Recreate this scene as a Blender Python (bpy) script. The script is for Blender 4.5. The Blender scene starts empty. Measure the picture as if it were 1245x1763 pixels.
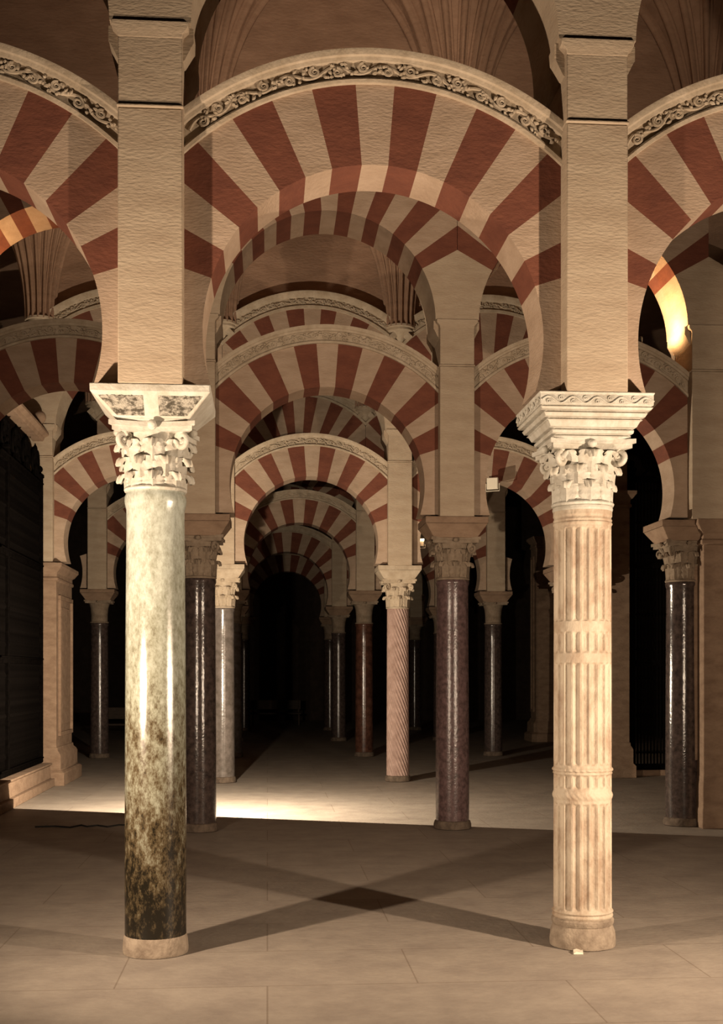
import bpy, bmesh, math, random
from mathutils import Vector, Matrix

PI = math.pi
SC = bpy.context.scene
COL = SC.collection
TH = math.radians(4.45)          # the arcades run a little away from the camera on the right
F = 2083.0                       # focal length in pixels (1245 x 1763 frame)
CX, HY, CH = 622.5, 1160.0, 1.956


def ground(px, D, z=0.0):        # pixel column + distance -> world point
    return Vector(((px - CX) / F * D, D, z))


# ------------------------------------------------------------------ camera
cam_d = bpy.data.cameras.new('camera')
cam = bpy.data.objects.new('camera', cam_d)
COL.objects.link(cam)
cam.location = (0, 0, CH)
cam.rotation_euler = (PI / 2, 0, 0)
cam_d.sensor_fit = 'VERTICAL'
cam_d.sensor_height = 24
cam_d.lens = 24 * F / 1763
cam_d.shift_y = (HY - 881.5) / 1763
cam_d.clip_end = 200
SC.camera = cam

# ------------------------------------------------------------------ world, exposure
w = bpy.data.worlds.new('world')
SC.world = w
w.use_nodes = True
bg = w.node_tree.nodes['Background']
bg.inputs[0].default_value = (1.0, 0.62, 0.42, 1)
bg.inputs[1].default_value = 0.005
SC.view_settings.view_transform = 'Standard'
SC.view_settings.look = 'None'
SC.view_settings.exposure = 0.0
SC.view_settings.gamma = 1
SC.view_settings.use_curve_mapping = False

# ------------------------------------------------------------------ lamps (light only; housings further down)
WARM = (1.0, 0.77, 0.555)


def spot(name, loc, target, power, color, size=150, blend=0.6, radius=0.06):
    d = bpy.data.lights.new(name, 'SPOT')
    d.energy = power
    d.color = color
    d.spot_size = math.radians(size)
    d.spot_blend = blend
    d.shadow_soft_size = radius
    o = bpy.data.objects.new(name, d)
    COL.objects.link(o)
    o.location = loc
    o.rotation_euler = (Vector(target) - Vector(loc)).to_track_quat('-Z', 'Y').to_euler()
    return o


LAMP_A = Vector((-3.25, 6.05, 1.85))
LAMP_B = Vector((4.10, 5.90, 1.85))
LAMP_C = Vector((-2.20, 16.62, 1.80))
spot('front_left_spot', LAMP_A, (-0.1, 9.0, 2.75), 1420, WARM, 144, 1.0)
spot('front_right_spot', LAMP_B, (0.4, 9.4, 2.75), 1560, WARM, 152, 0.95)
spot('nave_spot', LAMP_C, LAMP_C + Vector((0.31, 0.95, 0.0)), 1500, (1.0, 0.83, 0.62), 179.5, 0.0, 0.03)
LAMP_D = Vector((0.02, 8.80, 6.335))  # added lamp, hidden from view, brightens the vault and the wall below it
spot('added_vault_spot', LAMP_D + Vector((0, 0.05, 0.02)), (-0.3, 14.6, 10.2), 230, WARM, 88, 0.8, 0.04)


# ------------------------------------------------------------------ mesh builder
class MB:
    def __init__(s):
        s.v = []; s.f = []; s.m = []

    def add(s, verts, faces, mi=0):
        o = len(s.v)
        s.v += [tuple(p) for p in verts]
        for f in faces:
            s.f.append(tuple(i + o for i in f)); s.m.append(mi)

    def box(s, x0, x1, y0, y1, z0, z1, mi=0):
        s.add([(x0, y0, z0), (x1, y0, z0), (x1, y1, z0), (x0, y1, z0), (x0, y0, z1), (x1, y0, z1), (x1, y1, z1), (x0, y1, z1)],
              [(0, 3, 2, 1), (4, 5, 6, 7), (0, 1, 5, 4), (1, 2, 6, 5), (2, 3, 7, 6), (3, 0, 4, 7)], mi)

    def rings(s, rs, mi=0, caps=True, closed=True):
        n = len(rs[0]); vs = [p for r in rs for p in r]; fs = []
        for k in range(len(rs) - 1):
            for i in range(n if closed else n - 1):
                j = (i + 1) % n
                fs.append((k * n + i, k * n + j, (k + 1) * n + j, (k + 1) * n + i))
        if caps:
            fs.append(tuple(range(n - 1, -1, -1)))
            fs.append(tuple((len(rs) - 1) * n + i for i in range(n)))
        s.add(vs, fs, mi)

    def lathe(s, prof, n=48, mi=0, c=(0, 0)):
        s.rings([[(c[0] + r * math.cos(2 * PI * i / n), c[1] + r * math.sin(2 * PI * i / n), z) for i in range(n)] for r, z in prof], mi)

    def square(s, prof, mi=0, c=(0, 0), ky=1.0):      # square section lofted through (half width, z)
        s.rings([[(c[0] - h, c[1] - h * ky, z), (c[0] + h, c[1] - h * ky, z), (c[0] + h, c[1] + h * ky, z), (c[0] - h, c[1] + h * ky, z)] for h, z in prof], mi)

    def prism(s, poly, y0, y1, mi=0):                  # polygon in x,z pulled along y
        n = len(poly)
        vs = [(x, y0, z) for x, z in poly] + [(x, y1, z) for x, z in poly]
        fs = [tuple(range(n)), tuple(range(2 * n - 1, n - 1, -1))]
        fs += [(i, n + i, n + (i + 1) % n, (i + 1) % n) for i in range(n)]
        s.add(vs, fs, mi)

    def tube(s, pts, rad, n=8, mi=0):
        pts = [Vector(p) for p in pts]
        if not hasattr(rad, '__len__'): rad = [rad] * len(pts)
        rs = []; prev = None
        for k, p in enumerate(pts):
            t = (pts[min(k + 1, len(pts) - 1)] - pts[max(k - 1, 0)]).normalized()
            if prev is None:
                a = t.orthogonal().normalized()
            else:
                a = (prev - t * prev.dot(t)).normalized()
            prev = a; b = t.cross(a)
            rs.append([p + (a * math.cos(2 * PI * i / n) + b * math.sin(2 * PI * i / n)) * rad[k] for i in range(n)])
        s.rings(rs, mi)

    def ball(s, c, r, n=10, m=7, mi=0):
        if not hasattr(r, '__len__'): r = (r, r, r)
        rs = []
        for k in range(m):
            t = PI * (k + 0.04) / (m - 0.92)
            rs.append([(c[0] + r[0] * math.sin(t) * math.cos(2 * PI * i / n), c[1] + r[1] * math.sin(t) * math.sin(2 * PI * i / n), c[2] - r[2] * math.cos(t)) for i in range(n)])
        s.rings(rs, mi)

    def slab(s, front, back, mi=0):                    # two grids stitched into a closed shell
        h, wd = len(front), len(front[0])
        vs = [p for r in front for p in r] + [p for r in back for p in r]
        o = h * wd; fs = []
        for i in range(h - 1):
            for j in range(wd - 1):
                a = i * wd + j
                fs.append((a, a + 1, a + wd + 1, a + wd)); fs.append((o + a, o + a + wd, o + a + wd + 1, o + a + 1))
        for i in range(h - 1):
            a = i * wd; fs.append((a, a + wd, o + a + wd, o + a))
            a = i * wd + wd - 1; fs.append((a, o + a, o + a + wd, a + wd))
        for j in range(wd - 1):
            a = j; fs.append((a, o + a, o + a + 1, a + 1))
            a = (h - 1) * wd + j; fs.append((a, a + 1, o + a + 1, o + a))
        s.add(vs, fs, mi)

    def mesh(s, name, mats, sharp=38):
        me = bpy.data.meshes.new(name)
        me.from_pydata(s.v, [], s.f)
        for m in mats: me.materials.append(m)
        me.polygons.foreach_set('material_index', s.m)
        bm = bmesh.new(); bm.from_mesh(me)
        bmesh.ops.recalc_face_normals(bm, faces=bm.faces)
        bm.to_mesh(me); bm.free()
        me.polygons.foreach_set('use_smooth', [True] * len(me.polygons))
        me.set_sharp_from_angle(angle=math.radians(sharp))
        me.update()
        return me

    def build(s, name, mats, parent=None, loc=None, rotz=0, bevel=0, sharp=38):
        if not isinstance(mats, (list, tuple)): mats = [mats]
        return link(name, s.mesh(name, mats, sharp), parent, loc, rotz, bevel)


def link(name, me, parent=None, loc=None, rotz=0, bevel=0):
    o = bpy.data.objects.new(name, me)
    COL.objects.link(o)
    if parent: o.parent = parent
    if loc is not None: o.location = loc
    o.rotation_euler = (0, 0, rotz)
    if bevel:
        b = o.modifiers.new('bevel', 'BEVEL'); b.width = bevel; b.segments = 2; b.limit_method = 'ANGLE'; b.angle_limit = math.radians(50)
    return o


def thing(name, label, cat, loc, rotz=0, group=None):
    o = bpy.data.objects.new(name, None)
    COL.objects.link(o)
    o.empty_display_size = 0.2
    o.location = loc; o.rotation_euler = (0, 0, rotz)
    o['label'] = label; o['category'] = cat
    if group: o['group'] = group
    return o


def structure(o):
    o['kind'] = 'structure'
    return o


# ------------------------------------------------------------------ materials
def mat(name, col, col2=None, scale=6, rough=0.85, bump=0.25, bscale=40, stretch=(1, 1, 1), spec=0.3, lo=0.35, hi=0.65, metallic=0.0):
    m = bpy.data.materials.new(name); m.use_nodes = True
    nt = m.node_tree; N = nt.nodes; L = nt.links
    b = N['Principled BSDF']
    b.inputs['Roughness'].default_value = rough
    b.inputs['Metallic'].default_value = metallic
    b.inputs['Specular IOR Level'].default_value = spec
    tc = N.new('ShaderNodeTexCoord')
    mp = N.new('ShaderNodeMapping'); mp.inputs['Scale'].default_value = stretch
    L.new(tc.outputs['Object'], mp.inputs['Vector'])
    n1 = N.new('ShaderNodeTexNoise'); n1.inputs['Scale'].default_value = scale; n1.inputs['Detail'].default_value = 8
    n1.inputs['Roughness'].default_value = 0.65
    L.new(mp.outputs['Vector'], n1.inputs['Vector'])
    cr = N.new('ShaderNodeValToRGB')
    cr.color_ramp.elements[0].position = lo; cr.color_ramp.elements[0].color = (*(col2 or col), 1)
    cr.color_ramp.elements[1].position = hi; cr.color_ramp.elements[1].color = (*col, 1)
    L.new(n1.outputs['Fac'], cr.inputs['Fac'])
    L.new(cr.outputs['Color'], b.inputs['Base Color'])
    if bump:
        n2 = N.new('ShaderNodeTexNoise'); n2.inputs['Scale'].default_value = bscale; n2.inputs['Detail'].default_value = 6
        L.new(mp.outputs['Vector'], n2.inputs['Vector'])
        bp = N.new('ShaderNodeBump'); bp.inputs['Strength'].default_value = bump; bp.inputs['Distance'].default_value = 0.02
        L.new(n2.outputs['Fac'], bp.inputs['Height'])
        L.new(bp.outputs['Normal'], b.inputs['Normal'])
    return m


CREAM = mat('cream_stone', (0.415, 0.308, 0.226), (0.330, 0.236, 0.165), 3, 0.9, 0.35, 22, (1, 1, 3.0))
PIER = mat('pier_plaster', (0.425, 0.338, 0.245), (0.345, 0.262, 0.184), 2.5, 0.9, 0.35, 22, (1, 1, 3.0))
RED = mat('red_brick_plaster', (0.170, 0.058, 0.034), (0.125, 0.041, 0.025), 4, 0.9, 0.3, 24, (1, 1, 2.0))
FRIEZE = mat('carved_limestone', (0.46, 0.375, 0.28), (0.34, 0.265, 0.185), 7, 0.85, 0.3, 40)
VAULT = mat('brown_vault_plaster', (0.34, 0.215, 0.145), (0.255, 0.155, 0.102), 2, 0.95, 0.45, 14, (1, 1, 2.5))
BASED = mat('dark_base_stone', (0.15, 0.11, 0.08), (0.07, 0.05, 0.036), 9, 0.9, 0.5, 30)
WHITE = mat('white_marble', (0.515, 0.491, 0.429), (0.359, 0.320, 0.257), 6, 0.55, 0.35, 34)
ROUGHM = mat('weathered_marble', (0.328, 0.300, 0.250), (0.062, 0.053, 0.039), 22, 0.95, 0.8, 55, (1, 1, 1.6), lo=0.42, hi=0.56)
FLUTED = mat('fluted_cream_marble', (0.45, 0.375, 0.285), (0.26, 0.175, 0.115), 5, 0.6, 0.35, 45, (1, 1, 0.6), lo=0.34, hi=0.58)
BASEST = mat('worn_base_stone', (0.312, 0.250, 0.187), (0.172, 0.129, 0.094), 9, 0.9, 0.6, 30)
GREYM = mat('grey_marble', (0.172, 0.144, 0.129), (0.094, 0.078, 0.066), 9, 0.18, 0.10, 30, spec=0.5)
DARKG = mat('dark_granite', (0.085, 0.060, 0.052), (0.030, 0.022, 0.020), 14, 0.16, 0.12, 40, spec=0.45)
PURPLE = mat('purple_granite', (0.148, 0.092, 0.090), (0.062, 0.039, 0.037), 16, 0.24, 0.14, 40, spec=0.45)
PINK = mat('pink_spiral_marble', (0.374, 0.257, 0.215), (0.250, 0.160, 0.129), 6, 0.6, 0.2, 40)
REDM = mat('red_marble', (0.117, 0.051, 0.033), (0.047, 0.020, 0.014), 9, 0.18, 0.10, 30, spec=0.5)
CAPST = mat('capital_stone', (0.273, 0.211, 0.152), (0.172, 0.125, 0.086), 8, 0.9, 0.4, 40)
PILST = mat('pilaster_stone', (0.288, 0.196, 0.132), (0.200, 0.128, 0.084), 4, 0.9, 0.35, 26, (1, 1, 2))
IRON = mat('black_iron', (0.005, 0.004, 0.0035), (0.0025, 0.002, 0.0018), 12, 1.0, 0.2, 50, spec=0.0)
BLACKP = mat('black_lamp_paint', (0.02, 0.02, 0.02), None, 5, 0.5, 0)
WOOD = mat('dark_wood', (0.06, 0.035, 0.02), (0.03, 0.018, 0.01), 6, 0.6, 0.2, 20, (1, 1, 6))
LAMPW = mat('white_lamp_enamel', (0.75, 0.68, 0.55), None, 5, 0.5, 0)


def marble_left():
    m = bpy.data.materials.new('mottled_green_marble'); m.use_nodes = True
    nt = m.node_tree; N = nt.nodes; L = nt.links; b = N['Principled BSDF']
    tc = N.new('ShaderNodeTexCoord')
    sep = N.new('ShaderNodeSeparateXYZ'); L.new(tc.outputs['Object'], sep.inputs[0])
    mp = N.new('ShaderNodeMapping'); mp.inputs['Scale'].default_value = (1, 1, 0.55); L.new(tc.outputs['Object'], mp.inputs['Vector'])
    big = N.new('ShaderNodeTexNoise'); big.inputs['Scale'].default_value = 3.2; big.inputs['Detail'].default_value = 5; big.inputs['Distortion'].default_value = 1.2
    fine = N.new('ShaderNodeTexNoise'); fine.inputs['Scale'].default_value = 26; fine.inputs['Detail'].default_value = 9; fine.inputs['Roughness'].default_value = 0.8
    L.new(mp.outputs['Vector'], big.inputs['Vector']); L.new(mp.outputs['Vector'], fine.inputs['Vector'])
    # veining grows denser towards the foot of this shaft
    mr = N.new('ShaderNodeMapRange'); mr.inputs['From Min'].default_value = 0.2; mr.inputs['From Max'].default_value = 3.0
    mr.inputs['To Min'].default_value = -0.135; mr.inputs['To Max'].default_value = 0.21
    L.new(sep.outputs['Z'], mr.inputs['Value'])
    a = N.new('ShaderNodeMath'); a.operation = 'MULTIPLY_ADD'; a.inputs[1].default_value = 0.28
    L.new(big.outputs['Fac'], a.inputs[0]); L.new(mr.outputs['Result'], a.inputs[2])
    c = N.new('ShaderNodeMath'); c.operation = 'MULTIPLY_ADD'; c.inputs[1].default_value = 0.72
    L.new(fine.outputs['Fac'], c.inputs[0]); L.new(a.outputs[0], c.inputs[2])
    cr = N.new('ShaderNodeValToRGB'); e = cr.color_ramp.elements
    e[0].position = 0.36; e[0].color = (0.010, 0.008, 0.005, 1)
    e[1].position = 0.78; e[1].color = (0.42, 0.44, 0.385, 1)
    x = e.new(0.45); x.color = (0.070, 0.050, 0.026, 1)
    x = e.new(0.57); x.color = (0.205, 0.205, 0.155, 1)
    L.new(c.outputs[0], cr.inputs['Fac']); L.new(cr.outputs['Color'], b.inputs['Base Color'])
    b.inputs['Roughness'].default_value = 0.17
    b.inputs['Specular IOR Level'].default_value = 0.5
    bp = N.new('ShaderNodeBump'); bp.inputs['Strength'].default_value = 0.12; bp.inputs['Distance'].default_value = 0.01
    L.new(fine.outputs['Fac'], bp.inputs['Height']); L.new(bp.outputs['Normal'], b.inputs['Normal'])
    return m


def floor_mat():
    m = bpy.data.materials.new('worn_limestone_flags'); m.use_nodes = True
    nt = m.node_tree; N = nt.nodes; L = nt.links; b = N['Principled BSDF']
    tc = N.new('ShaderNodeTexCoord')
    br = N.new('ShaderNodeTexBrick')
    br.inputs['Scale'].default_value = 1.0; br.inputs['Brick Width'].default_value = 1.9; br.inputs['Row Height'].default_value = 0.95
    br.inputs['Mortar Size'].default_value = 0.006; br.inputs['Mortar Smooth'].default_value = 0.3
    br.inputs['Color1'].default_value = (0.335, 0.295, 0.255, 1); br.inputs['Color2'].default_value = (0.315, 0.275, 0.236, 1)
    br.inputs['Mortar'].default_value = (0.24, 0.20, 0.165, 1)
    L.new(tc.outputs['Object'], br.inputs['Vector'])
    n = N.new('ShaderNodeTexNoise'); n.inputs['Scale'].default_value = 2.5; n.inputs['Detail'].default_value = 9; n.inputs['Roughness'].default_value = 0.7
    L.new(tc.outputs['Object'], n.inputs['Vector'])
    cr = N.new('ShaderNodeValToRGB')
    cr.color_ramp.elements[0].position = 0.3; cr.color_ramp.elements[0].color = (0.74, 0.70, 0.68, 1)
    cr.color_ramp.elements[1].position = 0.7; cr.color_ramp.elements[1].color = (1.08, 1.05, 1.0, 1)
    L.new(n.outputs['Fac'], cr.inputs['Fac'])
    mx = N.new('ShaderNodeMixRGB'); mx.blend_type = 'MULTIPLY'; mx.inputs[0].default_value = 1
    L.new(br.outputs['Color'], mx.inputs[1]); L.new(cr.outputs['Color'], mx.inputs[2])
    L.new(mx.outputs[0], b.inputs['Base Color'])
    b.inputs['Roughness'].default_value = 0.62; b.inputs['Specular IOR Level'].default_value = 0.25
    n2 = N.new('ShaderNodeTexNoise'); n2.inputs['Scale'].default_value = 18; n2.inputs['Detail'].default_value = 6
    L.new(tc.outputs['Object'], n2.inputs['Vector'])
    bp = N.new('ShaderNodeBump'); bp.inputs['Strength'].default_value = 0.22; bp.inputs['Distance'].default_value = 0.02
    L.new(n2.outputs['Fac'], bp.inputs['Height']); L.new(bp.outputs['Normal'], b.inputs['Normal'])
    return m


DARKPL = mat('shade_toned_plaster', (0.05, 0.034, 0.025), (0.03, 0.02, 0.015), 3, 0.95, 0.2, 14)  # darkness of the hall's depth is put into this wall colour
MARBLE = marble_left()
FLOOR = floor_mat()

# ------------------------------------------------------------------ rows of the hall
U = Vector((math.cos(TH), math.sin(TH), 0))
V = Vector((-math.sin(TH), math.cos(TH), 0))


class Row:
    def __init__(s, pxL, D, pxR, word):
        s.o = ground(pxL, D)
        # right axis lies on the line through o along U
        k = (pxR - CX) / F
        t = (k * s.o.y - s.o.x) / (U.x - k * U.y)
        s.S = t; s.word = word
    def at(s, i, v=0.0, z=0.0):
        p = s.o + U * (s.S * i) + V * v
        return Vector((p.x, p.y, z))


ROWS = [Row(268, 8.50, 1003, 'front'), Row(343, 15.07, 779, 'second'), Row(384, 21.80, 685, 'third'),
        Row(401, 28.40, 627, 'fourth'), Row(405, 35.00, 583, 'fifth'), Row(420, 41.60, 568, 'sixth')]

# ------------------------------------------------------------------ setting: floor, outer walls, ceiling plate
b = MB(); b.box(-13, 14, -6, 58, -0.3, 0)
structure(b.build('floor', FLOOR, rotz=TH))
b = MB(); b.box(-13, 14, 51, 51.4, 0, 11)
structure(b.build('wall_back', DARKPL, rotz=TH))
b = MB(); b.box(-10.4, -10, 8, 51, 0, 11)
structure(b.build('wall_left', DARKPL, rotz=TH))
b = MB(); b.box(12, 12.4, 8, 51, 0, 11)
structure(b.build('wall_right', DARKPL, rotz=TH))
b = MB(); b.box(-10.4, 12.4, 8.9, 51.4, 10.75, 11.0)
CEIL = structure(b.build('ceiling', VAULT, rotz=TH))

# arch dimensions
ZC, ZSPR, APEX_OUT, R_OUT, FZ = 4.297, 3.90, 6.04, 1.90, 0.22
HALF = math.radians(71.6)
UZ, UHALF, UTH, UFZ = 6.30, math.radians(61), 0.84, 0.30


def rin_low(S): return 1.187 + (S - 3.05) * 0.15
def rin_up(S): return S / 2 - 0.27


def out_r(phi, zc, zo, R):            # distance from (0,zc) to the circle (0,zo),R along phi
    d = zo - zc
    c = math.cos(phi)
    return d * c + math.sqrt(max(0, R * R - d * d * (1 - c * c)))


def voussoir_ring(S, zc, rin, half, outer, xmax, v0, v1, seed, n=15, sub=6):
    rnd = random.Random(seed)
    step = 2 * half / n
    ed = [-half + i * step for i in range(n + 1)]
    for i in range(1, n): ed[i] += rnd.uniform(-0.07, 0.07) * step
    m = MB()
    def pts(a):
        ro = outer(a)
        if abs(math.sin(a)) > 1e-6: ro = min(ro, xmax / abs(math.sin(a)))
        return (rin * math.sin(a), zc + rin * math.cos(a)), (ro * math.sin(a), zc + ro * math.cos(a))
    for i in range(n):
        mi = 0 if (i - n // 2) % 2 == 0 else 1
        rs = []
        for k in range(sub + 1):
            a = ed[i] + (ed[i + 1] - ed[i]) * k / sub
            p, q = pts(a)
            rs.append([(p[0], v0, p[1]), (q[0], v0, q[1]), (q[0], v1, q[1]), (p[0], v1, p[1])])
        m.rings(rs, mi)
    return m


def sweep_arc(prof, zc, R, xmax, n=72):
    a1 = math.asin(min(1, xmax / R))
    m = MB(); rs = []
    for k in range(n + 1):
        a = -a1 + 2 * a1 * k / n
        rs.append([((R + dr) * math.sin(a), v, zc + (R + dr) * math.cos(a)) for dr, v in prof])
    m.rings(rs)
    return m


def scroll_relief(zc, R, band, vf, xmax, seed, fine=True):
    """winding vine with curled tips and leaves standing out of the band"""
    rnd = random.Random(seed)
    m = MB(); rm = R + band
    a1 = math.asin(min(1, (xmax - 0.03) / rm))
    L = 2 * a1 * rm; wl = 0.34; A = 0.028
    P = lambda s, dr, dv=0.0: ((rm + dr) * math.sin(s / rm), vf + dv, zc + (rm + dr) * math.cos(s / rm))
    n = int(L / (0.02 if fine else 0.05))
    m.tube([P(-L / 2 + L * k / n, A * math.sin(2 * PI * (L * k / n) / wl)) for k in range(n + 1)], 0.012, 6)
    k = 0; s = -L / 2 + 0.1
    while s < L / 2 - 0.08:
        sg = 1 if k % 2 == 0 else -1
        cs = s + rnd.uniform(-0.02, 0.02); r0 = rnd.uniform(0.030, 0.042)
        tp = []
        st = 22 if fine else 10
        for j in range(st):
            t = j / (st - 1); rr = r0 * (1 - 0.8 * t); an = sg * (t * 3.4 * PI) + rnd.random() * 0.02
            tp.append(P(cs + rr * math.sin(an), -sg * 0.012 + rr * math.cos(an) * 0.9, -0.004))
        m.tube(tp, [0.013 * (1 - 0.5 * j / st) for j in range(st)], 6)
        for q in range(7 if fine else 1):
            c0 = cs + 0.05 + rnd.uniform(-0.03, 0.09); d0 = rnd.uniform(-0.044, 0.044); aa = rnd.uniform(0, 2 * PI); ll = rnd.uniform(0.022, 0.045)
            lp = [P(c0 + ll * (j / 4 - 0.5) * math.cos(aa), max(-0.05, min(0.05, d0 + ll * (j / 4 - 0.5) * math.sin(aa))), -0.006) for j in range(5)]
            m.tube(lp, [0.004, 0.011, 0.014, 0.010, 0.003], 6)
        s += wl / 2; k += 1
    return m


LOWPROF = [(0, -0.235), (0.0, -0.262), (0.022, -0.268), (0.034, -0.262), (0.038, -0.242), (0.145, -0.242), (0.150, -0.268), (0.172, -0.276), (0.180, -0.292), (0.205, -0.30), (0.22, -0.30),
           (0.22, 0.30), (0.18, 0.292), (0.15, 0.268), (0.145, 0.242), (0.038, 0.242), (0.034, 0.262), (0.0, 0.262)]
UPPROF = [(0, -0.40), (0, -0.43), (0.05, -0.435), (0.06, -0.41), (0.19, -0.41), (0.20, -0.445), (0.25, -0.47), (0.30, -0.48), (0.30, 0.40), (0, 0.40)]

BAYWORD = {-1: 'left', 0: 'central', 1: 'right'}


def lower_arch(row, ri, i):
    S = row.S; r = rin_low(S)
    t = thing('horseshoe_arch', '%s horseshoe arch of the %s arcade, red and cream stones under a carved frieze' % (BAYWORD[i], row.word), 'arch', row.at(i + 0.5), TH, 'lower horseshoe arches')
    zo = APEX_OUT - R_OUT
    voussoir_ring(S, ZC, r, HALF, lambda a: out_r(a, ZC, zo, R_OUT), S / 2 - 0.16, -0.23, 0.23, ri * 10 + i).build('voussoirs', [CREAM, RED], t)
    fz = sweep_arc(LOWPROF, zo, R_OUT, S / 2 - 0.19).build('frieze', FRIEZE, t)
    if ri < 4:
        scroll_relief(zo, R_OUT, 0.092, -0.247, S / 2 - 0.22, ri * 31 + i, ri < 3).build('scroll_carving', FRIEZE, fz)
    return t


def upper_arch(row, ri, i):
    S = row.S; r = rin_up(S); ro = r + UTH
    t = thing('round_arch', '%s upper round arch of the %s arcade, striped stones above the horseshoe arch' % (BAYWORD[i], row.word), 'arch', row.at(i + 0.5), TH, 'upper round arches')
    voussoir_ring(S, UZ, r, UHALF, lambda a: ro, S / 2 - 0.003, -0.40, 0.40, ri * 10 + i + 500).build('voussoirs', [CREAM, RED], t)
    fz = sweep_arc(UPPROF, UZ, ro, S / 2 - 0.003, 56).build('frieze', FRIEZE, t)
    if ri in (1, 2):
        scroll_relief(UZ, ro, 0.125, -0.415, S / 2 - 0.05, ri * 37 + i, True).build('scroll_carving', FRIEZE, fz)
    return t


def spring_poly(S, zc, r, half, zb, xcap=None):
    pts = []
    zt = zc + (S / 2) / math.tan(half)
    ce = max(-1, min(1, (zb - zc) / r)); pe = math.acos(ce)
    arc = []
    for k in range(15):
        a = half + (pe - half) * k / 14
        arc.append((S / 2 - r * math.sin(a), zc + r * math.cos(a)))
    left = [(-x, z) for x, z in reversed(arc)]
    return [(0, zt)] + arc + left


def pier(row, ri, i, label):
    S = row.S
    t = thing('arch_pier', label, 'pier', row.at(i), TH, 'piers standing on the capitals')
    m = MB(); m.box(-0.215, 0.215, -0.40, 0.40, ZSPR, 5.745)
    m.build('lower_block', PIER, t, bevel=0.008)
    m = MB(); m.square([(0.205, 5.745), (0.222, 5.750), (0.222, 5.765), (0.213, 5.772), (0.213, 6.25)], ky=1.86)
    m.build('upper_block', PIER, t, bevel=0.005)
    m = MB(); m.rings([[(-a, -c, z), (a, -c, z), (a, c, z), (-a, c, z)] for a, c, z in ((0.214, 0.399, 6.22), (0.218, 0.403, 6.25), (0.254, 0.416, 6.285), (0.256, 0.418, 6.325))])
    m.build('cornice', PIER, t, bevel=0.005)
    for sg in (-1, 1):
        m = MB(); prof = [(sg * 0.20, 6.322), (sg * 0.20, 6.10)] + [(sg * 0.214, 6.10), (sg * 0.225, 6.11), (sg * 0.27, 6.20), (sg * 0.285, 6.225)] + [(sg * 0.285, 6.322)]
        m.prism(prof, -0.33, 0.33)
        m.build('corbel', PIER, t)
    m = MB(); m.prism(spring_poly(S, ZC, rin_low(S), HALF, ZSPR + 0.035), -0.23, 0.23)
    m.build('lower_springer', CREAM, t)
    m = MB(); m.prism(spring_poly(S, UZ, rin_up(S), UHALF, 6.325), -0.40, 0.40)
    m.build('upper_springer', PIER, t)
    return t


# ------------------------------------------------------------------ columns
CACHE = {}


def cached(key, fn):
    if key not in CACHE: CACHE[key] = fn()
    return CACHE[key]


def leaf_mesh(name, mt, z0, h, r0, r1, wd, curl, lobes=3):
    """acanthus leaf lying on the bell at angle 0 (towards +x), tip curling out"""
    m = MB(); fr = []; bk = []
    NT, NS = 15, 9
    for i in range(NT):
        t = i / (NT - 1)
        if t < 0.7:
            q = t / 0.7; r = r0 + (r1 - r0) * q * q + 0.012; z = z0 + h * 0.92 * q
        else:
            q = (t - 0.7) / 0.3; a = q * PI * 0.92
            r = r1 + 0.012 + curl * (1 - math.cos(a)) * 0.55; z = z0 + h * 0.92 + curl * 0.7 * math.sin(a) - 0.035 * q * q
        ww = wd * (0.70 + 0.34 * math.sin(PI * min(1, t * 1.15)) ** 0.8) * (1 - 0.62 * (max(0, t - 0.7) / 0.3) ** 2)
        ww *= 1 + 0.14 * math.cos(t * (lobes + 1) * 2 * PI)
        a_, b_ = [], []
        for j in range(NS):
            s = -1 + 2 * j / (NS - 1)
            y = ww * s
            rib = 0.010 * (1 - abs(s)) ** 2 + 0.005 * math.cos(s * 3 * PI)
            rr = math.sqrt(max(0.0001, r * r - y * y * 0.8)) + rib - 0.012 * s * s
            a_.append((rr, y, z)); b_.append((rr - 0.024 * (1 - max(0, t - 0.75) * 3), y * 0.9, z - (0.014 if t > 0.7 else 0)))
        fr.append(a_); bk.append(b_)
    m.slab(fr, bk)
    return m.mesh(name, [mt], 60)


def volute_mesh(name, mt, r0, z0, sz):
    m = MB(); pts = []; rad = []
    for k in range(34):
        t = k / 33; a = -0.5 * PI + t * 3.6 * PI; rr = sz * (1 - 0.82 * t)
        pts.append((r0 + rr * math.cos(a + PI), 0, z0 + rr * math.sin(a + PI)))
        rad.append(0.024 * (1 - 0.55 * t))
    stem = [(r0 - 0.10, 0, z0 - 0.10), (r0 - 0.055, 0, z0 - 0.01 + sz * 0.2)]
    m.tube(stem + [pts[0]] + pts[1:], [0.018, 0.02] + rad, 8)
    m.ball((r0, 0, z0), (0.016, 0.026, 0.016), 8, 6)
    return m.mesh(name, [mt], 60)


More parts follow.
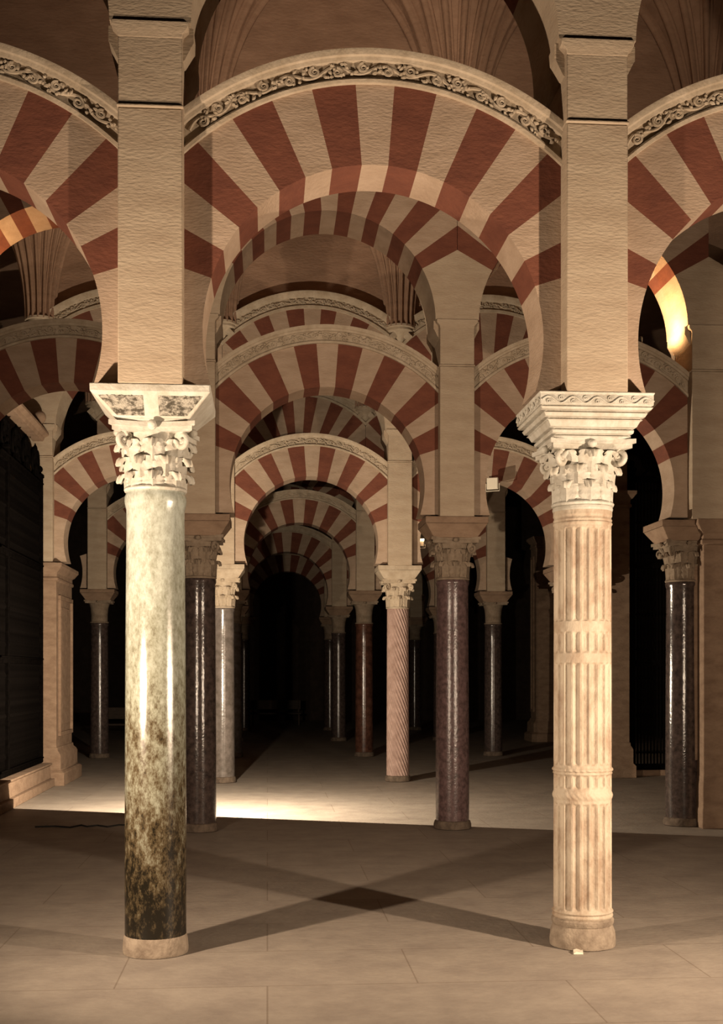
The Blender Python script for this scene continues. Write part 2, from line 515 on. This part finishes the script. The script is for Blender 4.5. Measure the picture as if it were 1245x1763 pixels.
def capital(parent, key, mt, z0, z1, rb, rt, style):
    """bell with rings of curled leaves, volutes and a concave abacus"""
    h = z1 - z0
    def bell():
        m = MB()
        m.lathe([(rb, z0), (rb + 0.022, z0 + 0.006), (rb + 0.028, z0 + 0.02), (rb + 0.02, z0 + 0.034), (rb, z0 + 0.04), (rb * 1.0, z0 + h * 0.35), (rb * 1.08, z0 + h * 0.65), (rt, z0 + h * 0.84), (rt, z0 + h * 0.88)], 40)
        # abacus with hollowed sides
        hw = rt + 0.075
        for za, zb, k in ((z0 + h * 0.86, z0 + h * 0.93, 0.93), (z0 + h * 0.93, z1, 1.0)):
            ring = []
            for s_ in range(4):
                for j in range(9):
                    t = -1 + 2 * j / 9
                    x = hw * k * t; y = -hw * k + 0.055 * (1 - t * t)
                    a = s_ * PI / 2
                    ring.append((x * math.cos(a) - y * math.sin(a), x * math.sin(a) + y * math.cos(a)))
            m.rings([[(x, y, za) for x, y in ring], [(x, y, zb) for x, y in ring]])
        for s_ in range(4):
            a = s_ * PI / 2
            m.ball(((hw - 0.03) * math.cos(a), (hw - 0.03) * math.sin(a), z0 + h * 0.93), (0.034, 0.034, 0.03), 8, 6)
        return m.mesh('capital', [mt], 45)
    cap = link('capital', cached((key, 'bell'), bell), parent)
    if style == 'plain': return cap
    n = 8
    if style == 'composite':
        rows = [(0.05, 0.20, rb, rb + 0.008, 0.080, 0.045, 0.0), (0.20, 0.28, rb + 0.004, rb + 0.022, 0.088, 0.045, 0.5), (0.42, 0.32, rb + 0.012, rt + 0.004, 0.075, 0.042, 0.0)]
    elif style == 'flat':
        rows = [(0.05, 0.34, rb, rb + 0.006, 0.084, 0.026, 0.0), (0.33, 0.28, rb + 0.006, rb + 0.022, 0.088, 0.036, 0.5), (0.50, 0.34, rb + 0.014, rt + 0.03, 0.092, 0.030, 0.0)]
    else:
        rows = [(0.06, 0.36, rb, rb + 0.012, 0.085, 0.05, 0.0), (0.36, 0.34, rb + 0.005, rt - 0.01, 0.085, 0.055, 0.5)]
    for q, (zf, hf, r0, r1, wd, cu, off) in enumerate(rows):
        me = cached((key, 'leaf', q), lambda: leaf_mesh('acanthus_leaf', mt, z0 + h * zf, h * hf, r0, r1, wd, cu))
        for k in range(n):
            o = link('acanthus_leaf', me, cap, rotz=(k + off) * 2 * PI / n)
    if True:
        me = cached((key, 'vol'), lambda: volute_mesh('volute', mt, rt + 0.07, z0 + h * 0.745, 0.064))
        for k in range(4):
            link('volute', me, cap, rotz=PI / 4 + k * PI / 2)
    return cap


def impost(parent, mt, prof, key):
    return link('impost_block', cached((key, 'impost'), lambda: (lambda m: (m.square(prof), m.mesh('impost_block', [mt], 30))[1])(MB())), parent, bevel=0.008)


def grid_shaft(rf, z0, z1, na, nz, zs=None):
    m = MB(); rs = []
    zz = zs or [z0 + (z1 - z0) * k / nz for k in range(nz + 1)]
    for z in zz:
        rs.append([(rf(2 * PI * i / na, z) * math.cos(2 * PI * i / na), rf(2 * PI * i / na, z) * math.sin(2 * PI * i / na), z) for i in range(na)])
    m.rings(rs)
    return m


def column_left_front(t):
    m = MB(); m.lathe([(0.212, 0), (0.226, 0.004), (0.229, 0.03), (0.226, 0.075), (0.220, 0.12), (0.213, 0.135)], 56)
    m.build('base', BASEST, t)
    m = MB(); m.lathe([(0.214, 0.128), (0.2145, 0.5), (0.213, 1.2), (0.2085, 2.2), (0.202, 3.03), (0.203, 3.10), (0.212, 3.14), (0.215, 3.16), (0.215, 3.19), (0.208, 3.205), (0.203, 3.225)], 72)
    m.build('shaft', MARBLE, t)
    capital(t, 'capA', WHITE, 3.22, 3.68, 0.192, 0.215, 'composite')
    im = impost(t, WHITE, [(0.235, 3.665), (0.235, 3.695), (0.255, 3.70), (0.385, 3.835), (0.40, 3.85), (0.402, 3.90)], 'impA')
    # two rough-hewn faces left and right of a smooth boss on the front slope
    for sg in (-1, 1):
        m = MB(); fr = []; bk = []
        rnd = random.Random(5 + sg)
        for i in range(13):
            q = i / 12; z = 3.712 + 0.112 * q; y = -(0.255 + 0.125 * (z - 3.70) / 0.13)
            xo = (0.05 + 0.0 * q); xe = 0.235 + 0.115 * q
            a_, b_ = [], []
            for j in range(19):
                x = sg * (xo + (xe - xo) * j / 18)
                edge = 0 if i in (0, 12) or j in (0, 18) else 1
                d = edge * rnd.uniform(0.002, 0.018)
                a_.append((x, y - d - 0.002, z + d * 0.5)); b_.append((x, y + 0.02, z))
            fr.append(a_); bk.append(b_)
        m.slab(fr, bk); o = m.build('rough_panel', ROUGHM, im, sharp=20)
    m = MB(); m.ball((0, -0.29, 3.655), (0.03, 0.02, 0.028), 10, 7); m.build('boss', WHITE, im)


def column_right_front(t):
    m = MB()
    m.lathe([(0.222, 0), (0.234, 0.006), (0.236, 0.05), (0.230, 0.11), (0.220, 0.14), (0.212, 0.155), (0.222, 0.17), (0.224, 0.195), (0.212, 0.21)], 56)
    m.build('base', BASEST, t)
    NF = 20
    zones = [(0.275, 1.03), (1.14, 1.235), (1.305, 2.035), (2.105, 2.255), (2.33, 2.995)]
    def rf(a, z):
        r = 0.204 + 0.004 * (1 - z / 3.1)
        for za, zb in zones:
            if za < z < zb:
                e = min(1, min(z - za, zb - z) / 0.028)
                f = abs(((a * NF / (2 * PI)) % 1) - 0.5) * 2      # 1 at the rib
                g = math.sqrt(max(0, 1 - (f / 0.74) ** 2)) if f < 0.74 else 0
                return r - 0.017 * g * math.sqrt(max(0, 1 - (1 - e) ** 2))
        for zc, hh, k in ((0.225, 0.018, 0.010), (0.255, 0.014, 0.012), (1.27, 0.016, 0.010), (1.245, 0.01, 0.006), (1.085, 0.03, 0.007), (3.03, 0.014, 0.008), (3.055, 0.010, 0.006)):
            if abs(z - zc) < hh:
                c = math.cos((z - zc) / hh * PI / 2) * k
                if zc in (1.27, 1.085): c *= 0.6 + 0.7 * abs(math.sin(a * 15 + z * 60))
                r += c
        if z > 3.08: r += 0.006
        return r
    zs = []; z = 0.205
    while z < 3.14:
        zs.append(z)
        near = any(abs(z - q) < 0.05 for zo in zones for q in zo) or 1.0 < z < 1.32 or z < 0.3 or z > 2.98
        z += 0.006 if near else 0.03
    zs.append(3.145)
    grid_shaft(rf, 0, 0, NF * 10, 0, zs).build('shaft', FLUTED, t, sharp=55)
    m = MB(); m.lathe([(0.20, 3.115), (0.212, 3.12), (0.216, 3.135), (0.212, 3.15), (0.20, 3.155)], 48); m.build('astragal', WHITE, t)
    capital(t, 'capB', WHITE, 3.15, 3.60, 0.197, 0.228, 'flat')
    im = impost(t, WHITE, [(0.262, 3.575), (0.262, 3.598), (0.274, 3.603), (0.274, 3.622), (0.258, 3.626), (0.258, 3.634), (0.288, 3.638), (0.292, 3.660), (0.276, 3.664), (0.276, 3.672), (0.306, 3.678), (0.325, 3.715), (0.340, 3.722), (0.324, 3.726), (0.324, 3.735), (0.352, 3.740), (0.366, 3.765), (0.350, 3.769), (0.350, 3.777), (0.384, 3.783), (0.396, 3.798), (0.382, 3.802), (0.382, 3.809), (0.398, 3.813), (0.398, 3.885), (0.404, 3.890), (0.404, 3.90)], 'impB')
    # running scroll along the lip of the block
    m = MB(); n = 120
    for k in range(4):
        a = k * PI / 2; R = Matrix.Rotation(a, 3, 'Z')
        m.tube([R @ Vector((-0.385 + 0.77 * j / n, -0.402, 3.842 + 0.022 * math.sin(j / n * 2 * PI * 4.5))) for j in range(n + 1)], 0.006, 6)
        for j in range(9):
            x = -0.385 + 0.77 * (j + 0.5) / 9
            sg = -1 if j % 2 == 0 else 1
            m.tube([R @ Vector((x + 0.018 * (1 - q / 12) * math.cos(q * 0.7), -0.402, 3.842 + sg * 0.012 + 0.018 * (1 - q / 12) * math.sin(q * 0.7))) for q in range(12)], 0.005, 5)
    m.build('scroll_band', WHITE, im)


def generic_column(t, shaft_mat, style='corinthian', spiral=False, base_mat=None, capm=None):
    capm = capm or CAPST
    me = cached(('gbase', (base_mat or BASED).name), lambda: (lambda m: (m.lathe([(0.225, 0), (0.238, 0.01), (0.238, 0.06), (0.225, 0.10), (0.21, 0.11)], 40), m.mesh('base', [base_mat or BASED]))[1])(MB()))
    link('base', me, t)
    if spiral:
        def rf(a, z):
            p = (a * 22 / (2 * PI) + z * 7.4) % 1
            return 0.197 + 0.012 * (1 - z / 3.2) - 0.020 * (0.5 + 0.5 * math.cos(2 * PI * p))
        me = cached(('gs', shaft_mat.name, 1), lambda: grid_shaft(rf, 0.10, 3.14, 22 * 8, 220).mesh('shaft', [shaft_mat], 70))
    else:
        me = cached(('gs', shaft_mat.name, 0), lambda: (lambda m: (m.lathe([(0.21, 0.10), (0.212, 0.3), (0.209, 1.2), (0.201, 2.6), (0.198, 3.06), (0.21, 3.09), (0.212, 3.12), (0.20, 3.14)], 48), m.mesh('shaft', [shaft_mat]))[1])(MB()))
    link('shaft', me, t)
    capital(t, 'capG' + capm.name + style, capm, 3.13, 3.66, 0.19, 0.235, style)
    impost(t, capm if capm is not CAPST else PILST, [(0.285, 3.65), (0.285, 3.67), (0.375, 3.80), (0.385, 3.815), (0.392, 3.82), (0.392, 3.90)], 'impG' + capm.name)


def make_column(row, i, label, fn, *a, **k):
    t = thing('column', label, 'column', row.at(i), TH, 'marble columns')
    fn(t, *a, **k)
    return t


def stone_pillar(t, w_, d0, d1, mt, h=ZSPR, foot=0.16, upper=0):
    """square stone support with plinth, panelled sides and a moulded cap; w_ half width, d0..d1 along the depth"""
    def sq(pr):
        return [[(-w_ - e, d0 - e, z), (w_ + e, d0 - e, z), (w_ + e, d1 + e, z), (-w_ - e, d1 + e, z)] for e, z in pr]
    k = foot / 0.16
    m = MB(); m.rings(sq([(e * k + 0.001, z) for e, z in ((0.16, 0), (0.16, 0.22), (0.12, 0.25), (0.09, 0.27), (0.09, 0.52), (0.07, 0.56), (0.03, 0.60), (0.02, 0.66))]))
    m.build('plinth', mt, t, bevel=0.008)
    m = MB(); m.rings(sq([(0, 0.62), (0, h - 0.30)])); m.build('shaft', mt, t, bevel=0.01)
    m = MB(); m.rings(sq([(0, h - 0.32), (0.03, h - 0.30), (0.03, h - 0.26), (0.01, h - 0.24), (0.01, h - 0.17), (0.05, h - 0.14), (0.09, h - 0.08), (0.11, h - 0.06), (0.11, h)]))
    m.build('cap', mt, t, bevel=0.006)
    if upper:
        m = MB(); m.box(-w_ * 0.8, w_ * 0.8, d0 + 0.05, d1 - 0.05, h, upper); m.build('upper_block', mt, t, bevel=0.01)
    for sg in (-1, 1):
        m = MB(); x = sg * w_
        ya, yb, za, zb = d0 + 0.22, d1 - 0.12, 0.85, h - 0.55
        for (y0, y1, z0, z1) in ((ya, yb, za, za + 0.07), (ya, yb, zb - 0.07, zb), (ya, ya + 0.07, za + 0.07, zb - 0.07), (yb - 0.07, yb, za + 0.07, zb - 0.07)):
            m.box(min(x - sg * 0.01, x + sg * 0.045), max(x - sg * 0.01, x + sg * 0.045), y0, y1, z0, z1)
        m.box(min(x - sg * 0.01, x + sg * 0.025), max(x - sg * 0.01, x + sg * 0.025), ya + 0.2, yb - 0.2, za + 0.2, zb - 0.2)
        m.build('side_panel', mt, t, bevel=0.006)


# front arcade
R = ROWS[0]
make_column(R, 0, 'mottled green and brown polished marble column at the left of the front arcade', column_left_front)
make_column(R, 1, 'cream fluted marble column with carved bands at the right of the front arcade', column_right_front)
make_column(R, -1, 'grey marble column far left of the front arcade, beyond the mottled column', generic_column, GREYM, 'corinthian', False, None, WHITE)
make_column(R, 2, 'grey marble column far right of the front arcade, beyond the fluted column', generic_column, GREYM, 'corinthian', False, None, WHITE)
# second
R = ROWS[1]
make_column(R, 0, 'near-black polished granite column directly behind the mottled front column', generic_column, DARKG)
make_column(R, 1, 'purple-grey polished granite column right of centre in the second arcade', generic_column, PURPLE)
make_column(R, -1, 'dark granite column at the far left end of the second arcade', generic_column, DARKG)
# third
R = ROWS[2]
make_column(R, 0, 'slim grey polished column left of the lit archway in the third arcade', generic_column, GREYM, 'corinthian', False, None, FRIEZE)
make_column(R, 1, 'pink column with diagonal spiral fluting in the third arcade', generic_column, PINK, 'corinthian', True, None, FRIEZE)
make_column(R, 2, 'grey column of the third arcade hidden behind the cream fluted column', generic_column, GREYM)
# fourth
R = ROWS[3]
make_column(R, -1, 'dark column of the fourth arcade in the gloom behind the panelled stone pillar', generic_column, DARKG, 'plain')
make_column(R, 0, 'grey column of the fourth arcade behind the slim grey column', generic_column, GREYM, 'plain')
make_column(R, 1, 'dark red polished column seen left of the spiral column', generic_column, REDM, 'plain')
make_column(R, 2, 'dark polished column of the fourth arcade right of the purple granite column', generic_column, DARKG, 'plain')
for i, lab in ((0, 'left'), (1, 'middle'), (2, 'right')):
    make_column(ROWS[4], i, '%s dark column of the fifth arcade in the unlit depth of the hall' % lab, generic_column, DARKG, 'plain')
for i, lab in ((0, 'left'), (1, 'middle'), (2, 'right')):
    make_column(ROWS[5], i, '%s dark column of the sixth arcade in the unlit far depth' % lab, generic_column, DARKG, 'plain')

PIERLAB = {}
for ri, row in enumerate(ROWS):
    idx = (-1, 0, 1, 2) if ri < 4 else (0, 1, 2)
    pos = {-1: 'outermost left', 0: 'inner left', 1: 'inner right', 2: 'outermost right'}
    for i in idx:
        pier(row, ri, i, 'plastered square pier, %s of the %s arcade, standing on a column impost' % (pos[i], row.word))
    for i in idx[:-1]:
        lower_arch(row, ri, i)
        upper_arch(row, ri, i)

# walls above the upper arches
for ri, row in enumerate(ROWS):
    idx = (-1, 0, 1) if ri < 4 else (0, 1)
    S = row.S; ro = rin_up(S) + UTH + UFZ - 0.02
    m = MB(); NN = 40
    for i in idx:
        top = []; bot = []
        for k in range(NN + 1):
            x = -S / 2 + S * k / NN
            bot.append((x + S * (i + 0.5), UZ + math.sqrt(ro * ro - x * x)))
        m.prism(bot + [(S * (i + 1), 10.80), (S * i, 10.80)], -0.34, 0.34)
    structure(m.build('wall_' + row.word, VAULT, loc=row.o, rotz=TH))

# ------------------------------------------------------------------ fan vaulting springing above each pier
ZF, RISE, A0 = 8.15, 2.45, 0.20


def fan_r(z, S):
    q = min(1, max(0, (z - ZF) / RISE))
    return S / 2 - (S / 2 - A0) * math.sqrt(max(0, 1 - q * q))


def fan(row, ri, i, S):
    root = bpy.data.objects.new('fan_vault', None)
    zz = [ZF + RISE * math.sin(PI / 2 * k / 22) for k in range(23)]
    def shell():
        m = MB(); fr = []; bk = []
        for z in zz:
            r = fan_r(z, S)
            fr.append([(r * math.cos(PI + PI * j / 40), r * math.sin(PI + PI * j / 40), z) for j in range(41)])
            bk.append([((r - 0.04) * math.cos(PI + PI * j / 40), (r - 0.04) * math.sin(PI + PI * j / 40) + 0.0, z + 0.03) for j in range(41)])
        m.slab(fr, bk)
        return m.mesh('fan_vault', [VAULT], 60)
    f = link('fan_vault', cached(('fan', ri), shell), None, row.at(i, -0.345), TH)
    bpy.data.objects.remove(root)
    structure(f)
    nr = 9
    def rib():
        m = MB(); rs = []
        for z in zz:
            r = fan_r(z, S); w = min(0.075, 0.028 + 0.16 * r * 0.45)
            rs.append([(r - 0.03, -w, z), (r + 0.015, -w, z - 0.006), (r + 0.022, -w * 0.62, z - 0.010), (r + 0.05, -w * 0.55, z - 0.010), (r + 0.075, -w * 0.2, z - 0.014), (r + 0.075, w * 0.2, z - 0.014), (r + 0.05, w * 0.55, z - 0.010), (r + 0.022, w * 0.62, z - 0.010), (r + 0.015, w, z - 0.006), (r - 0.03, w, z)])
        m.rings(rs)
        return m.mesh('rib', [VAULT], 45)
    me = cached(('rib', ri), rib)
    for k in range(nr):
        link('rib', me, f, rotz=PI + PI * (k + 0.25) / (nr - 0.5))
    m = MB()
    def half(pr):
        return [[(r * math.cos(PI + PI * j / 24), r * math.sin(PI + PI * j / 24), z) for j in range(25)] for r, z in pr]
    m.rings(half([(0.02, ZF - 0.34), (0.07, ZF - 0.28), (0.10, ZF - 0.18), (0.18, ZF - 0.10), (0.24, ZF - 0.07), (0.24, ZF - 0.03), (0.27, ZF - 0.02), (0.27, ZF + 0.02)]))
    m.build('corbel', FRIEZE, f)


for ri in (1, 2, 3):
    for i in (-1, 0, 1, 2): fan(ROWS[ri], ri, i, ROWS[ri].S)

# ------------------------------------------------------------------ stone supports and screens at the sides
R = ROWS[1]
p = R.at(2)
t = thing('stone_pillar', 'plain square stone pillar at the right edge of the picture', 'pillar', p + U * 0.14, TH)
stone_pillar(t, 0.17, -0.30, 0.45, PILST, ZSPR, 0.02)
t = thing('column', 'dark half-hidden column attached beside the stone pillar at the right edge', 'column', p - U * 0.17 + V * 0.1, TH)
generic_column(t, DARKG)

R = ROWS[2]
p = R.at(-1)
t = thing('stone_pillar', 'panelled square stone pillar at the left, beside the black iron grille', 'pillar', p + U * 0.06, TH)
stone_pillar(t, 0.21, -0.35, 1.35, PILST)


def grille(t, L, h0, h1, nb, seed):
    rnd = random.Random(seed)
    tiers = [h0, h0 + (h1 - h0) * 0.36, h0 + (h1 - h0) * 0.70, h1]
    for z in tiers:
        m = MB(); m.box(0, L, -0.05, 0.05, z - 0.05, z + 0.05); m.box(0, L, -0.075, 0.075, z + 0.03, z + 0.06)
        m.build('rail', IRON, t, bevel=0.008)
    for x in (0.04, L / 2, L - 0.04):
        m = MB(); m.square([(0.06, h0 - 0.04), (0.06, h1 + 0.15), (0.075, h1 + 0.16), (0.075, h1 + 0.21), (0.03, h1 + 0.24)], c=(x, 0)); m.ball((x, 0, h1 + 0.30), 0.065)
        m.build('post', IRON, t, bevel=0.005)
    def bar():
        m = MB(); pr = []
        for a in range(3):
            za, zb = tiers[a], tiers[a + 1]; d = zb - za
            pr += [(0.016, za + 0.02), (0.016, za + d * 0.12), (0.035, za + d * 0.14), (0.016, za + d * 0.17), (0.022, za + d * 0.35), (0.016, za + d * 0.47), (0.04, za + d * 0.5), (0.016, za + d * 0.53), (0.022, za + d * 0.65), (0.016, za + d * 0.83), (0.035, za + d * 0.86), (0.016, za + d * 0.89)]
        pr.append((0.016, tiers[-1] - 0.02))
        m.lathe(pr, 8)
        return m.mesh('bar', [IRON])
    me = cached(('bar', h1), bar)
    for k in range(nb):
        x = 0.16 + (L - 0.32) * k / (nb - 1)
        link('bar', me, t, loc=(x, 0, 0))
    nc = max(2, int(L / 0.75))
    def crest():
        m = MB()
        for sg in (-1, 1):
            pts = []
            for k in range(30):
                q = k / 29; a = q * 3.5 * PI; rr = 0.24 * (1 - 0.8 * q)
                pts.append((sg * (0.17 - rr * math.cos(a) * 0.7 + 0.0), 0, 0.30 + rr * math.sin(a)))
            m.tube([(sg * 0.30, 0, 0.02)] + pts, [0.03] + [0.03 * (1 - 0.5 * k / 29) for k in range(30)], 6)
        m.tube([(0, 0, 0.0), (0, 0, 0.35), (0, 0, 0.62)], [0.03, 0.04, 0.01], 8)
        m.ball((0, 0, 0.5), (0.08, 0.04, 0.1)); m.ball((0, 0, 0.22), (0.1, 0.05, 0.07))
        return m.mesh('crest_scroll', [IRON])
    me = cached('crest', crest)
    for k in range(nc):
        link('crest_scroll', me, t, loc=((k + 0.5) * L / nc, 0, h1 + 0.06))


pa = ROWS[1].at(-1, 0.6) + U * 0.10
pb = ROWS[2].at(-1, -0.55) + U * 0.02
dv = pb - pa
ang = math.atan2(dv.y, dv.x); LL = dv.length
t = thing('iron_grille', 'tall black wrought-iron chapel grille at the left edge, above a stone plinth', 'grille', pa, ang)
grille(t, LL, 0.46, 5.2, 56, 3)
m = MB(); m.rings([[(0, -0.26, z0), (LL, -0.26, z0), (LL, 0.2, z0), (0, 0.2, z0)] for z0 in (0, 0.14)]); m.rings([[(0, -0.26 + e, z), (LL, -0.26 + e, z), (LL, 0.2, z), (0, 0.2, z)] for e, z in ((0.06, 0.14), (0.08, 0.36), (0.04, 0.38), (0.04, 0.41))])
o = m.build('stone_plinth', PILST, None, pa, ang, bevel=0.01)
o['label'] = 'low stepped stone plinth under the black grille at the left'; o['category'] = 'plinth'
m = MB(); m.rings([[(0, -a, z), (LL + 0.3, -a, z), (LL + 0.3, 0.14, z), (0, 0.14, z)] for a, z in ((0.03, 6.02), (0.05, 6.05), (0.06, 6.08), (0.11, 6.11), (0.13, 6.13), (0.13, 6.17))])
t = thing('stone_cornice', 'projecting stone cornice with ball finial above the left grille', 'cornice', pa, ang)
m.build('moulding', PILST, t)
m = MB(); m.lathe([(0.10, 6.165), (0.10, 6.22), (0.05, 6.26), (0.04, 6.30)], 20, c=(LL - 0.05, 0)); m.ball((LL - 0.05, 0, 6.40), 0.12, 16, 10)
m.build('ball_finial', PILST, t)

# right: pilaster and second grille
pp = ground(1064, 23.0)
t = thing('stone_pilaster', 'pale stone pilaster seen just right of the fluted column, left of the right grille', 'pilaster', pp, TH)
stone_pillar(t, 0.17, -0.2, 0.5, PILST, 5.4, 0.10, 6.5)
pg = ground(1084, 23.3)
t = thing('iron_grille', 'tall black wrought-iron grille between the pale pilaster and the right edge', 'grille', pg, TH)
grille(t, 2.2, 0.16, 5.7, 30, 4)
m = MB(); m.box(0, 2.2, -0.15, 0.2, 0, 0.11)
o = m.build('stone_plinth', PILST, None, pg, TH, bevel=0.01); o['label'] = 'low stone plinth under the black grille at the right'; o['category'] = 'plinth'
pp = ground(937, 35.0)
t = thing('stone_pilaster', 'dim far pilaster between the purple granite column and the fluted column', 'pilaster', pp, TH)
stone_pillar(t, 0.28, -0.2, 0.5, PILST, 5.9)

# benches in the dark
def bench(label, p, L):
    t = thing('bench', label, 'bench', p, TH)
    m = MB(); m.box(-L / 2, L / 2, -0.22, 0.22, 0.42, 0.48); m.build('seat', WOOD, t, bevel=0.01)
    m = MB(); m.box(-L / 2, L / 2, 0.20, 0.25, 0.60, 0.95); m.build('backrest', WOOD, t, bevel=0.01)
    for x in (-L / 2 + 0.08, L / 2 - 0.08):
        m = MB(); m.box(x - 0.03, x + 0.03, -0.2, 0.25, 0, 0.42); m.box(x - 0.03, x + 0.03, 0.20, 0.25, 0.42, 0.95); m.build('leg', WOOD, t, bevel=0.006)


bench('dark wooden bench in the black depth of the central aisle', ground(475, 46), 1.9)
bench('dark wooden bench at the end of the left aisle', ground(200, 36), 1.2)


# ------------------------------------------------------------------ floodlight housings and their light
def floodlight(label, loc, aim, stand=True, mt=None, s=1.0, arm=None):
    mt = mt or BLACKP
    aim = Vector(aim); yaw = math.atan2(aim.y, aim.x)
    t = thing('floodlight', label, 'lamp', (loc.x, loc.y, 0 if stand else loc.z), yaw)
    z = loc.z if stand else 0
    m = MB(); w2 = 0.13 * s
    m.box(-0.10 * s, -0.03 * s, -w2, w2, z - w2, z + w2)
    m.build('housing', mt, t, bevel=0.01)
    m = MB(); m.box(-0.03 * s, -0.022 * s, -w2 * 0.9, w2 * 0.9, z - w2 * 0.9, z + w2 * 0.9); m.build('reflector', LAMPW, t)
    if stand:
        m = MB(); m.tube([(-0.07, 0, 0.03), (-0.07, 0, z - w2)], 0.014, 10); m.build('pole', mt, t)
        for k in range(3):
            a = k * 2 * PI / 3 + PI
            m = MB(); m.tube([(-0.07, 0, z * 0.5), (-0.07 + 0.14 * math.cos(a), 0.14 * math.sin(a), 0.012)], 0.010, 8); m.build('leg', mt, t)
    else:
        m = MB(); m.tube([(-0.065 * s, -w2 - 0.02, 0), (-0.065 * s, -w2 - 0.02, -w2 - 0.03), (-0.065 * s, w2 + 0.02, -w2 - 0.03), (-0.065 * s, w2 + 0.02, 0)], 0.008, 8); m.build('bracket', mt, t)
    if arm is not None:
        a = Matrix.Rotation(-yaw, 3, 'Z') @ Vector(arm)
        m = MB(); m.tube([(-0.06 * s, 0, 0), a], 0.012, 8); m.build('arm', mt, t)
    return t


floodlight('black floodlight on a stand hidden behind the near-black second column', LAMP_C, (0.31, 0.95, 0), True)
floodlight('small black floodlight added to light the vault, unseen on top of the central front arch, behind its frieze', LAMP_D + V * -0.02, V, False, None, 0.4)  # housing made up for the added vault lamp, out of sight
pl = Vector((*ROWS[2].at(1, -0.05)[:2], 4.35)) + U * 0.40
floodlight('small white floodlight beside the pier above the spiral column', pl, (-0.3, -1, 0), False, LAMPW, 0.55, -U * 0.22)
spot('springer_spot', pl + V * -0.12 + U * 0.10, pl + Vector((-0.15, -0.1, 0.6)), 14, (1.0, 0.80, 0.55), 150, 0.6, 0.02)
pl = ground(847, 21.6, 5.36)
floodlight('small white floodlight under the right arch of the third arcade', pl, (-0.4, -1, 0), False, LAMPW, 0.8, V * 0.45 + Vector((0, 0, 0.22)))

# small lamps standing on the arch backs of the second arcade
ORANGE = (1.0, 0.60, 0.28)
R = ROWS[1]
for i, uo, lab, pw in ((1, 0.86, 'small floodlight above the right arch of the second arcade, by the bright orange stones', 150), (-1, -0.86, 'small floodlight above the left arch of the second arcade', 170)):
    c = R.at(i + 0.5) + U * uo
    sg = 1 if uo > 0 else -1
    zz = APEX_OUT - R_OUT + math.sqrt((R_OUT + FZ) ** 2 - uo * uo) + 0.12
    L = Vector((c.x, c.y, zz))
    floodlight(lab, L, U * sg, False, None, 0.5)
    spot('arch_spot', L + Vector((0, 0, 0.03)), L + U * sg * 0.5 + Vector((0, 0, 1)), pw, ORANGE, 160, 0.5, 0.03)

# small things on the floor
cp = [(60, 1425), (95, 1424), (120, 1426), (140, 1422), (150, 1424.5), (168, 1422.5), (185, 1425), (205, 1421.5), (230, 1422.5), (262, 1420), (300, 1419), (330, 1416)]
m = MB(); m.tube([ground(x, F * CH / (y - HY), 0.012) for x, y in cp], 0.010, 8)
o = m.build('cable', BLACKP); o['label'] = 'thin dark cable lying on the floor left of the near-black second column'; o['category'] = 'cable'
g = ground(992, F * CH / (1642 - HY), 0)
m = MB(); m.slab([[(g.x + 0.022 * (i - 1) + 0.004 * j, g.y + 0.03 * (j - 1), 0.010 + 0.006 * ((i * 2 + j) % 3)) for i in range(4)] for j in range(4)],
                 [[(g.x + 0.022 * (i - 1) + 0.004 * j, g.y + 0.03 * (j - 1), 0.002) for i in range(4)] for j in range(4)])
o = m.build('paper_scrap', LAMPW); o['label'] = 'tiny crumpled white paper scrap on the floor at the foot of the fluted column'; o['category'] = 'paper scrap'
